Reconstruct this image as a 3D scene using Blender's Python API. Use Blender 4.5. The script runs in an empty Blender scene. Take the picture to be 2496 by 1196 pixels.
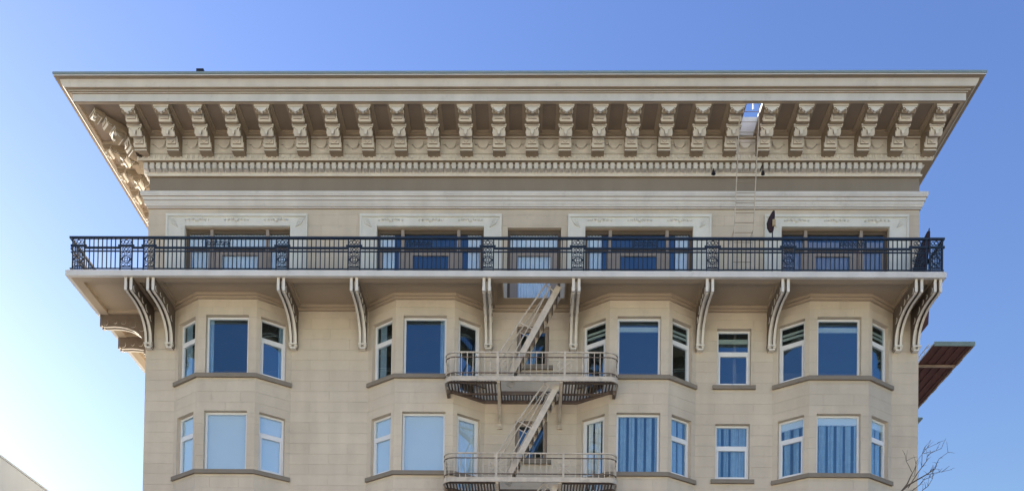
import bpy, math, random
from mathutils import Vector, Matrix
random.seed(7)
R = math.radians
SC = bpy.context.scene
COL = SC.collection

# ------------------------------------------------------------------ camera
# world: X right along the street front, Y into the block (front wall at y = 0),
# z = 0 at eye height, street 1.6 m below
yaw, pit, rol = -0.0186, 0.0181, -0.0144
F_PX, CX, CY = 2182.35, 1244.4, 2019.8
def _cam_axes():
    def M(*r): return Matrix(r)
    ry = M((math.cos(yaw), -math.sin(yaw), 0), (math.sin(yaw), math.cos(yaw), 0), (0, 0, 1))
    rp = M((1, 0, 0), (0, math.cos(pit), math.sin(pit)), (0, -math.sin(pit), math.cos(pit)))
    rr = M((math.cos(rol), 0, -math.sin(rol)), (0, 1, 0), (math.sin(rol), 0, math.cos(rol)))
    return rr @ rp @ ry
_A = _cam_axes()
cam_data = bpy.data.cameras.new('camera')
cam = bpy.data.objects.new('camera', cam_data)
COL.objects.link(cam)
rt, fw, up = _A[0], _A[1], _A[2]
cam.matrix_world = Matrix(((rt[0], up[0], -fw[0], 0), (rt[1], up[1], -fw[1], -30.75),
                           (rt[2], up[2], -fw[2], 0), (0, 0, 0, 1)))
cam_data.sensor_width = 36
cam_data.lens = F_PX * 36 / 2496
cam_data.shift_x = (1248 - CX) / 2496
cam_data.shift_y = (CY - 598) / 2496
cam_data.clip_end = 3000
SC.camera = cam

# ------------------------------------------------------------------ sky and sun
SUN_AZ = R(-56)      # from +Y towards +X (negative = to the left)
SUN_EL = R(14)
world = bpy.data.worlds.new('World'); SC.world = world; world.use_nodes = True
nt = world.node_tree; nt.nodes.clear()
sky = nt.nodes.new('ShaderNodeTexSky'); sky.sky_type = 'NISHITA'; sky.sun_disc = False
sky.sun_elevation = SUN_EL; sky.sun_rotation = SUN_AZ
sky.altitude = 20; sky.air_density = 1.8; sky.dust_density = 1.3; sky.ozone_density = 5
bg = nt.nodes.new('ShaderNodeBackground'); bg.inputs['Strength'].default_value = .08
wo = nt.nodes.new('ShaderNodeOutputWorld')
hsv = nt.nodes.new('ShaderNodeHueSaturation'); hsv.inputs['Saturation'].default_value = 1.1; hsv.inputs['Hue'].default_value = .529
nt.links.new(sky.outputs[0], hsv.inputs['Color']); nt.links.new(hsv.outputs[0], bg.inputs[0]); nt.links.new(bg.outputs[0], wo.inputs[0])
sun_d = bpy.data.lights.new('sun', 'SUN'); sun_d.energy = 5.0; sun_d.angle = R(0.5); sun_d.color = (1, .93, .82)
sun = bpy.data.objects.new('sun', sun_d); COL.objects.link(sun)
ts = Vector((math.sin(SUN_AZ) * math.cos(SUN_EL), math.cos(SUN_AZ) * math.cos(SUN_EL), math.sin(SUN_EL)))
sun.rotation_euler = ts.to_track_quat('Z', 'Y').to_euler()
sun.location = (0, 0, 60)
SC.view_settings.view_transform = 'Standard'; SC.view_settings.look = 'None'
SC.view_settings.exposure = 2.0; SC.view_settings.gamma = 1; SC.view_settings.use_curve_mapping = False

# ------------------------------------------------------------------ materials
def mat(name, col, rough=.85, var=.06, vscale=.6, bump=.0, bscale=30, streak=0, rnd=0, metal=0, spec=.3, dirt=0):
    m = bpy.data.materials.new(name); m.use_nodes = True
    t = m.node_tree; n = t.nodes; L = t.links; b = n['Principled BSDF']
    b.inputs['Roughness'].default_value = rough; b.inputs['Metallic'].default_value = metal
    b.inputs['Specular IOR Level'].default_value = spec
    tc = n.new('ShaderNodeNewGeometry')
    nz = n.new('ShaderNodeTexNoise'); nz.inputs['Scale'].default_value = vscale; nz.inputs['Detail'].default_value = 6
    nz.inputs['Roughness'].default_value = .65
    L.new(tc.outputs['Position'], nz.inputs['Vector'])
    hs = n.new('ShaderNodeHueSaturation'); hs.inputs['Color'].default_value = (*col, 1)
    mr = n.new('ShaderNodeMapRange'); mr.inputs[1].default_value = .3; mr.inputs[2].default_value = .7
    mr.inputs[3].default_value = 1 - var; mr.inputs[4].default_value = 1 + var
    L.new(nz.outputs['Fac'], mr.inputs[0]); val = mr.outputs[0]
    def mul(a, bb):
        q = n.new('ShaderNodeMath'); q.operation = 'MULTIPLY'; L.new(a, q.inputs[0]); L.new(bb, q.inputs[1]); return q.outputs[0]
    if streak:
        mp = n.new('ShaderNodeMapping'); mp.inputs['Scale'].default_value = (1.7, 1.7, .25)
        L.new(tc.outputs['Position'], mp.inputs['Vector'])
        n2 = n.new('ShaderNodeTexNoise'); n2.inputs['Scale'].default_value = 1.0; n2.inputs['Detail'].default_value = 5
        L.new(mp.outputs[0], n2.inputs['Vector'])
        m2 = n.new('ShaderNodeMapRange'); m2.inputs[1].default_value = .35; m2.inputs[2].default_value = .65
        m2.inputs[3].default_value = 1 - streak; m2.inputs[4].default_value = 1 + streak * .5
        L.new(n2.outputs['Fac'], m2.inputs[0]); val = mul(val, m2.outputs[0])
    if dirt:
        n3 = n.new('ShaderNodeTexNoise'); n3.inputs['Scale'].default_value = 2.3; n3.inputs['Detail'].default_value = 9
        n3.inputs['Roughness'].default_value = .75
        L.new(tc.outputs['Position'], n3.inputs['Vector'])
        m3 = n.new('ShaderNodeMapRange'); m3.inputs[1].default_value = .56; m3.inputs[2].default_value = .72
        m3.inputs[3].default_value = 1; m3.inputs[4].default_value = 1 - dirt
        L.new(n3.outputs['Fac'], m3.inputs[0]); val = mul(val, m3.outputs[0])
    if rnd:
        oi = n.new('ShaderNodeObjectInfo'); m4 = n.new('ShaderNodeMapRange')
        m4.inputs[3].default_value = 1 - rnd; m4.inputs[4].default_value = 1 + rnd
        L.new(oi.outputs['Random'], m4.inputs[0]); val = mul(val, m4.outputs[0])
    L.new(val, hs.inputs['Value'])
    L.new(hs.outputs[0], b.inputs['Base Color'])
    if bump:
        bz = n.new('ShaderNodeTexNoise'); bz.inputs['Scale'].default_value = bscale; bz.inputs['Detail'].default_value = 4
        L.new(tc.outputs['Position'], bz.inputs['Vector'])
        bp = n.new('ShaderNodeBump'); bp.inputs['Strength'].default_value = bump; bp.inputs['Distance'].default_value = .01
        L.new(bz.outputs['Fac'], bp.inputs['Height']); L.new(bp.outputs[0], b.inputs['Normal'])
    return m

M_STONE = mat('stucco_block', (.60, .53, .44), .9, .12, .30, .3, 25, .07, .028, dirt=.11)
M_JOINT = mat('joint', (.57, .49, .40), .95, .05)
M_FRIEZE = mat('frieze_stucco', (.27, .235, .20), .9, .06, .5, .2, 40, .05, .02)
M_TRIM = mat('painted_trim', (.72, .69, .64), .75, .05, .8, .1, 30, .06, .03, dirt=.12)
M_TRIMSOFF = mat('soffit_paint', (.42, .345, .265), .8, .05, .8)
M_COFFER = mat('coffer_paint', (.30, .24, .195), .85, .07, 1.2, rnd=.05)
M_LIP = mat('pale_trim', (.66, .65, .64), .8, .07, .7, .15, 30, .07, dirt=.16)
M_GUTTER = mat('gutter_metal', (.30, .36, .34), .5, .08, 1.5, metal=.3)
M_WHITE = mat('white_stucco', (.70, .70, .66), .75, .06, 1.2, .2, 30, .08, dirt=.10)
M_SILL = mat('sill_grey', (.24, .21, .175), .85, .08, 1, .1, 30, dirt=.15)
M_FRAME = mat('window_frame_white', (.74, .76, .80), .45, .03, 2)
M_WOOD = mat('brown_frame', (.11, .085, .065), .6, .1, 3, rnd=.05)
M_WOODL = mat('light_brown_frame', (.32, .27, .24), .6, .08, 3)
M_IRON = mat('navy_iron', (.012, .02, .035), .45, .2, 5, spec=.5)
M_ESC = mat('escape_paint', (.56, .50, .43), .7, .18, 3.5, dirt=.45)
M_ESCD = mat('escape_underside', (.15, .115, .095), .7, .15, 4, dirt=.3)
M_ROOF = mat('roof_gravel', (.18, .17, .16), .95, .1, 3)
M_DARK = mat('interior', (.16, .15, .14), .95, .05)
M_BROWN = mat('trim_shade_and_rung', (.30, .24, .175), .85, .07, 1.2, dirt=.15)  # shade colour for moulding undersides and console sides; plain brown on ladder rungs
M_DKB = mat('bracket_side_shade', (.17, .135, .11), .85, .15, 4, dirt=.2)  # darker brown that puts shade into the bracket sides
M_SHADE = mat('roller_shade', (.68, .75, .80), .8, .03, 1)
M_DRAPE = mat('drape', (.29, .40, .48), .85, .10, 5, streak=.25)
M_DRAPEL = mat('lace_curtain', (.88, .89, .88), .85, .08, 2)
M_STRIP = mat('blind_strip', (.42, .50, .47), .7, .05, 2)
M_AWN = mat('awning_cloth', (.11, .048, .042), .9, .15, 4)
M_AWNEDGE = mat('awning_valance', (.36, .28, .22), .9, .15, 4)
M_TEAL = mat('teal_bar', (.20, .27, .26), .5, .1, 3)
M_BLACK = mat('black_metal', (.02, .02, .03), .5, .1, 3)
M_RUST = mat('rusty_iron', (.10, .07, .055), .8, .3, 8)
M_BARK = mat('bark', (.13, .105, .085), .9, .2, 6)
M_NEIGH = mat('pale_render', (.42, .46, .51), .9, .04, .3, .1, 20, .03)
M_ROAD = mat('asphalt', (.11, .105, .10), .9, .15, .8, .3, 30)
M_WALK = mat('concrete', (.40, .37, .33), .9, .1, .7, .2, 20)
M_LINE = mat('road_paint', (.75, .72, .62), .7, .1, 2)
M_UMB = mat('umbrella_cloth', (.035, .022, .03), .9, .15, 5)
M_BEIGE = mat('beige_cloth', (.45, .36, .22), .9, .1, 5)

def glass(name, tint, refl=.19):
    m = bpy.data.materials.new(name); m.use_nodes = True
    t = m.node_tree; n = t.nodes; L = t.links; n.clear()
    o = n.new('ShaderNodeOutputMaterial'); mx = n.new('ShaderNodeMixShader')
    g = n.new('ShaderNodeBsdfGlossy'); g.inputs['Roughness'].default_value = .015; g.inputs['Color'].default_value = (.55, .84, 1, 1)
    tr = n.new('ShaderNodeBsdfTransparent'); tr.inputs['Color'].default_value = (*tint, 1)
    fr = n.new('ShaderNodeFresnel'); fr.inputs['IOR'].default_value = 1.5
    ma = n.new('ShaderNodeMath'); ma.operation = 'MULTIPLY_ADD'; ma.inputs[1].default_value = 1.0; ma.inputs[2].default_value = refl - .04
    ma.use_clamp = True
    L.new(fr.outputs[0], ma.inputs[0])
    gb = n.new('ShaderNodeNewGeometry'); inv = n.new('ShaderNodeMath'); inv.operation = 'SUBTRACT'; inv.inputs[0].default_value = 1
    mm_ = n.new('ShaderNodeMath'); mm_.operation = 'MULTIPLY'     # the pane reflects at its outer face only
    L.new(gb.outputs['Backfacing'], inv.inputs[1]); L.new(inv.outputs[0], mm_.inputs[0]); L.new(ma.outputs[0], mm_.inputs[1])
    L.new(mm_.outputs[0], mx.inputs['Fac'])
    L.new(tr.outputs[0], mx.inputs[1]); L.new(g.outputs[0], mx.inputs[2])
    ge = n.new('ShaderNodeNewGeometry'); nz = n.new('ShaderNodeTexNoise'); nz.inputs['Scale'].default_value = .8
    bp = n.new('ShaderNodeBump'); bp.inputs['Strength'].default_value = .06; bp.inputs['Distance'].default_value = .05
    L.new(ge.outputs['Position'], nz.inputs['Vector']); L.new(nz.outputs['Fac'], bp.inputs['Height'])
    L.new(bp.outputs[0], g.inputs['Normal'])
    L.new(mx.outputs[0], o.inputs[0])
    return m
M_OPP = mat('bounce_render', (.66, .60, .50), .9, .04, .3)  # pale walls of the added terraces, bounce sunlight back
M_GLASSO = mat('dark_pane', (.05, .06, .07), .1, .1, 1, spec=.6)
M_GLASS = glass('window_glass', (.93, .96, .98))

# ------------------------------------------------------------------ helpers
WL = {}
class MB:
    def __init__(s): s.v = []; s.f = []
    def quad(s, a, b, c, d):
        i = len(s.v); s.v += [a, b, c, d]; s.f.append((i, i + 1, i + 2, i + 3))
    def box(s, x0, x1, y0, y1, z0, z1):
        i = len(s.v)
        s.v += [(x, y, z) for z in (z0, z1) for x, y in ((x0, y0), (x1, y0), (x1, y1), (x0, y1))]
        s.f += [tuple(i + k for k in q) for q in ((3, 2, 1, 0), (4, 5, 6, 7), (0, 1, 5, 4), (1, 2, 6, 5), (2, 3, 7, 6), (3, 0, 4, 7))]
        return s
    def prism(s, poly, f0, f1, tf):
        """poly: 2D points; tf(a, b, t) -> 3D; extruded between t = f0 and f1"""
        n = len(poly); i = len(s.v)
        s.v += [tf(a, b, f0) for a, b in poly] + [tf(a, b, f1) for a, b in poly]
        for k in range(n):
            s.f.append((i + k, i + (k + 1) % n, i + n + (k + 1) % n, i + n + k))
        s.f.append(tuple(i + k for k in reversed(range(n)))); s.f.append(tuple(i + n + k for k in range(n)))
        return s
    def tube(s, pts, r, n=6, r1=None, cap=True):
        P = [Vector(p) for p in pts]; i0 = len(s.v); m = len(P)
        prev = None
        for k, p in enumerate(P):
            d = (P[min(k + 1, m - 1)] - P[max(k - 1, 0)]).normalized()
            if prev is None:
                a = Vector((0, 0, 1)) if abs(d.z) < .9 else Vector((1, 0, 0))
                u = d.cross(a).normalized()
            else:
                u = (prev - d * prev.dot(d)).normalized()
            prev = u; w = d.cross(u)
            rr = r if r1 is None else r + (r1 - r) * k / (m - 1)
            for j in range(n):
                t = 2 * math.pi * (j + .5) / n
                s.v.append(tuple(p + u * (rr * math.cos(t)) + w * (rr * math.sin(t))))
        for k in range(m - 1):
            for j in range(n):
                a = i0 + k * n + j; b = i0 + k * n + (j + 1) % n
                s.f.append((a, b, b + n, a + n))
        if cap:
            s.f.append(tuple(i0 + j for j in reversed(range(n)))); s.f.append(tuple(i0 + (m - 1) * n + j for j in range(n)))
        return s
    def bar(s, a, b, w, h):
        """rectangular bar from a to b, w sideways (horizontal), h in the other direction"""
        a = Vector(a); b = Vector(b); d = (b - a).normalized()
        upv = Vector((0, 0, 1)) if abs(d.z) < .99 else Vector((0, 1, 0))
        u = d.cross(upv).normalized() * (w / 2); v = u.cross(d).normalized() * (h / 2)
        i = len(s.v)
        for p in (a, b):
            s.v += [tuple(p - u - v), tuple(p + u - v), tuple(p + u + v), tuple(p - u + v)]
        s.f += [tuple(i + k for k in q) for q in ((3, 2, 1, 0), (4, 5, 6, 7), (0, 1, 5, 4), (1, 2, 6, 5), (2, 3, 7, 6), (3, 0, 4, 7))]
        return s
    def ring(s, c, r, t, axis='y', n=14, a0=0, a1=360):
        """flat iron ring in the XZ plane at c=(x,y,z)"""
        pts = []
        for k in range(n + 1):
            a = R(a0 + (a1 - a0) * k / n)
            pts.append((c[0] + r * math.cos(a), c[1], c[2] + r * math.sin(a)) if axis == 'y' else (c[0], c[1] + r * math.cos(a), c[2] + r * math.sin(a)))
        return s.tube(pts, t, 4, cap=(a1 - a0) < 360)
    def mesh(s, name):
        me = bpy.data.meshes.new(name); me.from_pydata(s.v, [], s.f); me.update(); return me
    def build(s, name, m, parent=None, loc=None, kind=None, smooth=False, rot=0):
        """vertices are in world space unless loc is given (then relative to loc)"""
        me = s.mesh(name)
        me.materials.append(m)
        if smooth:
            for p in me.polygons: p.use_smooth = True
        if loc is None:
            # put the origin at the middle of the base
            xs, ys, zs = zip(*s.v); c = Vector(((min(xs) + max(xs)) / 2, (min(ys) + max(ys)) / 2, min(zs)))
            me.transform(Matrix.Translation(-c)); loc = c
        return place(name, me, loc, parent, rot, kind)
def shade_faces(me, m2, test):  # colours faces chosen by normal darker, as painted-in shade
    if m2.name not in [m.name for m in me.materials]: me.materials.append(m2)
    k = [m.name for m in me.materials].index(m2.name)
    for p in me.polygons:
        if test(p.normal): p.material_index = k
def place(name, me, loc, parent=None, rot=0, kind=None):
    o = bpy.data.objects.new(name, me); COL.objects.link(o)
    loc = Vector(loc)
    if parent is not None:
        pw, pr = WL[parent.name]
        o.parent = parent
        o.location = Matrix.Rotation(-pr, 3, 'Z') @ (loc - pw)
        o.rotation_euler = (0, 0, rot - pr)
    else:
        o.location = loc; o.rotation_euler = (0, 0, rot)
    WL[o.name] = (loc, rot)
    if kind: o['kind'] = kind
    return o
def thing(name, label, cat, loc, group=None):
    o = bpy.data.objects.new(name, None); COL.objects.link(o); o.location = loc; o.empty_display_size = .3
    o['label'] = label; o['category'] = cat
    if group: o['group'] = group
    WL[o.name] = (Vector(loc), 0)
    return o
def tag(o, label, cat, group=None):
    o['label'] = label; o['category'] = cat
    if group: o['group'] = group
    return o

# ------------------------------------------------------------------ dimensions
G = -1.6
XL, XR = -13.57, 13.23
DEPTH = 16.0
BAYC = [-10.48, -3.71, 3.56, 10.29]
HF, HW, PB = 1.0, 2.04, .68
ZS = 18.68        # recessed balcony soffit
ROOF = 25.0
BAYBOT = 8.0

# ------------------------------------------------------------------ ground
g = MB(); g.box(-1500, 1500, -1500, 1500, G - .6, G - .15)
g.build('ground', M_ROAD, kind='structure')
g = MB(); g.box(-60, 60, -4.5, 30, G - .15, G); g.build('pavement', M_WALK, kind='structure')
g = MB(); g.box(-60, 60, -60, -19, G - .15, G + .002); g.build('far_pavement', M_WALK, kind='structure')
g = MB()
for k in range(-14, 15): g.box(k * 4, k * 4 + 2, -11.82, -11.70, G - .149, G - .146)
g.build('road_markings', M_LINE, kind='structure')

# ------------------------------------------------------------------ the building
B = thing('apartment_building', 'beige stucco apartment building with deep bracketed cornice, bay windows and wraparound balcony', 'building', (0, 8, G))

def face_cells(length, z0, z1, ops):
    us = sorted({0, length, *[v for o in ops for v in (o[0], o[1])]})
    zs = sorted({z0, z1, *[v for o in ops for v in (o[2], o[3])]})
    for a, b in zip(us, us[1:]):
        for c, d in zip(zs, zs[1:]):
            um, zm = (a + b) / 2, (c + d) / 2
            if not any(o[0] < um < o[1] and o[2] < zm < o[3] for o in ops): yield a, b, c, d

def wall_face(mb, P0, P1, z0, z1, ops, reveal=.16, off=.02):
    P0 = Vector((*P0, 0)); P1 = Vector((*P1, 0)); d = (P1 - P0); L = d.length; d.normalize()
    nrm = Vector((-d.y, d.x, 0))       # inward
    q = lambda u, z, w=0: tuple(P0 + d * u + nrm * (off + w) + Vector((0, 0, z)))
    for a, b, c, e in face_cells(L, z0, z1, ops):
        mb.quad(q(a, c), q(b, c), q(b, e), q(a, e))
    for a, b, c, e in ops:
        c = max(c, z0)
        mb.quad(q(a, c), q(a, c, reveal), q(a, e, reveal), q(a, e))
        mb.quad(q(b, c), q(b, e), q(b, e, reveal), q(b, c, reveal))
        mb.quad(q(a, e), q(a, e, reveal), q(b, e, reveal), q(b, e))
        mb.quad(q(a, c), q(b, c), q(b, c, reveal), q(a, c, reveal))

BLOCKS = []
def blocks_face(P0, P1, z0, z1, ops, ch=.365, bl=1.12, seed=0, th=.014, J=.005, zref=0.0):
    P0 = Vector((*P0, 0)); P1 = Vector((*P1, 0)); d = (P1 - P0); L = d.length; d.normalize()
    nrm = Vector((-d.y, d.x, 0))
    k0 = math.floor((z0 - zref) / ch)
    rows = []
    k = k0
    while zref + k * ch < z1 - 1e-6:
        rows.append((k, max(z0, zref + k * ch), min(z1, zref + (k + 1) * ch))); k += 1
    nb = max(1, round(L / bl)); w = L / nb
    for k, a, b in rows:
        if b - a < .06: continue
        cuts = [i * w for i in range(nb + 1)]
        if nb > 1 and k % 2: cuts = [0] + [(i + .5) * w for i in range(nb)] + [L]
        for u0, u1 in zip(cuts, cuts[1:]):
            # cell minus openings
            rel = [(max(o[0], u0), min(o[1], u1), max(o[2], a), min(o[3], b)) for o in ops
                   if o[0] < u1 and o[1] > u0 and o[2] < b and o[3] > a]
            ju0 = u0 + (J / 2 if u0 > 1e-6 else 0); ju1 = u1 - (J / 2 if u1 < L - 1e-6 else 0)
            ja, jb = a + J / 2, b - J / 2
            us = sorted({ju0, ju1, *[v for o in rel for v in o[:2] if ju0 < v < ju1]})
            zs = sorted({ja, jb, *[v for o in rel for v in o[2:] if ja < v < jb]})
            mb = MB(); area = 0
            for e, f in zip(us, us[1:]):
                for g_, h in zip(zs, zs[1:]):
                    um, zm = (e + f) / 2, (g_ + h) / 2
                    if any(o[0] <= um <= o[1] and o[2] <= zm <= o[3] for o in rel): continue
                    i = len(mb.v)
                    for w_ in (0, th):
                        mb.v += [tuple(P0 + d * u + nrm * w_ + Vector((0, 0, z))) for u, z in ((e, g_), (f, g_), (f, h), (e, h))]
                    mb.f += [(i, i + 1, i + 2, i + 3), (i, i + 4, i + 5, i + 1), (i + 1, i + 5, i + 6, i + 2), (i + 2, i + 6, i + 7, i + 3), (i + 3, i + 7, i + 4, i)]
                    area += (f - e) * (h - g_)
            if area > .01: BLOCKS.append((area if a > 11.2 else area * .01, mb))

# ---- windows: local frame x right, y inward, z up; placed on a wall face
def window(face, u, w, z0, z1, style='fixed', behind='none', fmat=None, trans=17.27, setb=.12, drop=0):
    P0, P1 = Vector((*face[0], 0)), Vector((*face[1], 0)); d = (P1 - P0).normalized()
    n = Vector((-d.y, d.x, 0)); rot = math.atan2(d.y, d.x)
    fmat = fmat or M_FRAME
    loc = P0 + d * u + n * (.02 + setb) + Vector((0, 0, z0))
    h = z1 - z0; fw_ = .07; t = .07
    mb = MB()
    x0, x1 = -w / 2, w / 2
    mb.box(x0, x0 + fw_, 0, t, 0, h); mb.box(x1 - fw_, x1, 0, t, 0, h)
    mb.box(x0 + fw_, x1 - fw_, 0, t, h - fw_, h); mb.box(x0 + fw_, x1 - fw_, 0, t, 0, fw_ + .01)
    f = mb.build('window', fmat, B, loc, rot=rot)
    def sub(m, name, ma):
        m.v = [(x, y, z) for x, y, z in m.v]
        return m.build(name, ma, f, loc, rot=rot)
    if style == 'transom':
        zt = trans - z0
        s = MB(); s.box(x0 + fw_, x1 - fw_, -.005, t, zt - .055, zt + .055)
        b0, b1 = fw_ + .01, zt - .055; e = .055
        s.box(x0 + fw_, x0 + fw_ + e, -.02, t - .01, b0, b1); s.box(x1 - fw_ - e, x1 - fw_, -.02, t - .01, b0, b1)
        s.box(x0 + fw_ + e, x1 - fw_ - e, -.02, t - .01, b0, b0 + e); s.box(x0 + fw_ + e, x1 - fw_ - e, -.02, t - .01, b1 - e, b1)
        sub(s, 'sash', fmat)
        p = MB(); p.box(x0 + fw_ - .01, x1 - fw_ + .01, .03, .04, zt + .05, h - fw_ + .01); sub(p, 'pane', M_GLASS)
        p = MB(); p.box(x0 + fw_ + e - .01, x1 - fw_ - e + .01, .02, .03, b0 + e - .01, b1 - e + .01); sub(p, 'pane', M_GLASS)
    elif style == 'door':
        s = MB(); e = .06; b0, b1 = fw_ + .01, h - fw_
        s.box(x0 + fw_, x0 + fw_ + e, -.015, t - .02, b0, b1); s.box(x1 - fw_ - e, x1 - fw_, -.015, t - .02, b0, b1)
        s.box(x0 + fw_ + e, x1 - fw_ - e, -.015, t - .02, b0, b0 + e); s.box(x0 + fw_ + e, x1 - fw_ - e, -.015, t - .02, b1 - e, b1)
        sub(s, 'sash', fmat)
        p = MB(); p.box(x0 + fw_ + e - .01, x1 - fw_ - e + .01, .02, .03, b0 + e - .01, b1 - e + .01); sub(p, 'pane', M_GLASS)
    else:
        p = MB(); p.box(x0 + fw_ - .01, x1 - fw_ + .01, .03, .04, fw_, h - fw_ + .01); sub(p, 'pane', M_GLASS)
    c = MB(); yb = .085
    def drape(xa, xb, za, zb, y=yb, fold=.09, amp=.03):
        nn = max(4, int((xb - xa) / fold * 2)); pts = []
        for k in range(nn + 1):
            x = xa + (xb - xa) * k / nn
            x += .3 * (xb - xa) / nn * math.sin(k * 2.9 + w * 5) if 0 < k < nn else 0
            pts.append((x, y + amp * (1 if k % 2 else -1) * (.7 + .5 * math.sin(k * 1.7 + w * 9))))
        for kk, ((a, ya), (b, y2)) in enumerate(zip(pts, pts[1:])):
            if math.sin(kk * 5.3 + w * 11 + z0) > .6 and xb - xa > .3: continue
            c.quad((a, ya, za), (b, y2, za), (b, y2, zb), (a, ya, zb))
    if behind == 'shade':
        c.box(x0 + .02, x1 - .02, yb, yb + .006, .02, h - .02); sub(c, 'roller_shade', M_SHADE)
    elif behind == 'drape':
        drape(x0, x1, 0, h - (.25 if drop else 0)); sub(c, 'curtain', M_DRAPE)
        if drop:
            c = MB(); c.box(x0, x1, yb - .04, yb + .02, h - .30, h - .05); sub(c, 'valance', M_SHADE)
    elif behind == 'lace':
        drape(x0, x1, 0, h); sub(c, 'curtain', M_DRAPEL)
    elif behind == 'strip':
        c.box(x0 + .05, x1 - .05, yb, yb + .05, h - .40, h - .24); sub(c, 'blind', M_STRIP)
    elif behind == 'strip2':
        c.box(x0 + .05, x1 - .05, yb, yb + .02, h - .30, h - .22); c.box(x0 + .05, x1 - .05, yb, yb + .02, h - .44, h - .36); sub(c, 'blind', M_STRIP)
    elif behind == 'sideL':
        drape(x0 + .04, x0 + .22, 0, h); sub(c, 'curtain', M_DRAPE)
    elif behind == 'sideR':
        drape(x1 - .22, x1 - .04, 0, h); sub(c, 'curtain', M_DRAPE)
    elif behind == 'mid':
        drape(-.24, .10, 0, h, fold=.09); sub(c, 'curtain', M_DRAPE)
    return f

# ---- front wall with openings and bays
wall = MB()
H1 = (15.95, 17.97)     # upper storey window opening
H2 = (12.65, 14.68)     # lower storey
flat_ops = {}
segs = []               # flat wall between bays (below balcony soffit)
edges = [XL] + [v for c in BAYC for v in (c - HW, c + HW)] + [XR]
for a, b in zip(edges[0::2], edges[1::2]): segs.append((a, b))
for i, (a, b) in enumerate(segs):
    ops = []
    def op(x0, x1, z0, z1): ops.append((x0 - a, x1 - a, z0, z1))
    if i == 2: op(-.585, .52, 16.62, 18.0); op(-.60, .50, 13.33, 14.70)
    if i == 3: op(6.33, 7.50, 15.96, 17.95); op(6.30, 7.48, 12.70, 14.64)
    flat_ops[i] = ops
    wall_face(wall, (a, 0), (b, 0), G, 18.62, ops)
    blocks_face((a, 0), (b, 0), 8.0, 18.62, ops, seed=i)
FACES = []
for bi, c in enumerate(BAYC):
    pts = [(c - HW, 0), (c - HF, -PB), (c + HF, -PB), (c + HW, 0)]
    for k in range(3):
        P0, P1 = pts[k], pts[k + 1]
        L = (Vector(P1) - Vector(P0)).length
        ops = []
        if k == 1: ops = [(L / 2 - .735, L / 2 + .735, *H1), (L / 2 - .735, L / 2 + .735, *H2)]
        else:
            s0, s1 = (.16, 1.06) if k == 2 else (L - 1.06, L - .16)
            door = (bi == 1 and k == 2) or (bi == 2 and k == 0)
            ops = [(s0, s1, 15.44 if door else H1[0], H1[1]), (s0, s1, 12.08 if door else H2[0], H2[1])]
        wall_face(wall, P0, P1, BAYBOT, 18.62, ops)
        blocks_face(P0, P1, BAYBOT, 18.62, ops, bl=1.3 if k != 1 else 1.0)
        FACES.append((bi, k, (P0, P1), L, ops))
    # bay bottom
    wall.f.append(tuple(range(len(wall.v), len(wall.v) + 4))); wall.v += [(x, y, BAYBOT) for x, y in pts]
# penthouse storey
trip = [(-12.262, -8.557), (-5.527, -1.794), (1.723, 5.452), (8.487, 12.186)]
ops_p = [(a - XL, b - XL, 18.72, 21.47) for a, b in trip] + [(-.966 - XL, .888 - XL, 18.90, 21.47)]
wall_face(wall, (XL, 0), (XR, 0), 18.62, 22.3, ops_p, reveal=.22)
sur = [(-12.927, -7.953), (-6.129, -1.181), (1.126, 6.074), (7.909, 12.845)]
ops_b = [(a - XL, b - XL, 18.72, 21.89) for a, b in sur] + [ops_p[-1]]
blocks_face((XL, 0), (XR, 0), 18.75, 22.12, ops_b, bl=1.2)
# frieze storey (darker tone)
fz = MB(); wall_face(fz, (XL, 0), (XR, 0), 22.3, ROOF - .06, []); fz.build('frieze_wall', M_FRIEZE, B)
# sides, back
def q4(mb, a, b, z0, z1): mb.quad((*a, z0), (*b, z0), (*b, z1), (*a, z1))
q4(wall, (XL, DEPTH), (XL, 0.02), G, ROOF - .06); q4(wall, (XR, 0.02), (XR, DEPTH), G, ROOF - .06); q4(wall, (XR, DEPTH), (XL, DEPTH), G, ROOF - .06)
wall.build('wall', M_JOINT, B)
BLOCKS.sort(key=lambda t: -t[0])
for ar, mb in BLOCKS[:296]: mb.build('stone_block', M_STONE, B)
rest = MB()
for ar, mb in BLOCKS[296:]:
    i = len(rest.v); rest.v += mb.v; rest.f += [tuple(i + k for k in f) for f in mb.f]
rest.build('stone_blocks', M_STONE, B, kind='stuff')
# side walls show stone colour too
sw = MB(); sw.box(XL - .004, XL, .02, DEPTH, G, 22.2); sw.box(XR, XR + .004, .02, DEPTH, G, 22.2); sw.build('side_wall', M_STONE, B)
# floors inside
fl = MB()
for z in (11.9, 15.2, 18.66, 22.0): fl.box(XL + .05, XR - .05, .3, DEPTH - .05, z - .1, z)
fl.box(XL + .05, XR - .05, 4.0, 4.1, 8, 22.0)
for x in (-7.1, -.05, 7.0): fl.box(x, x + .1, .5, 4.0, 8, 22.0)
fl.build('inner_floors', M_DARK, B)

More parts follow.
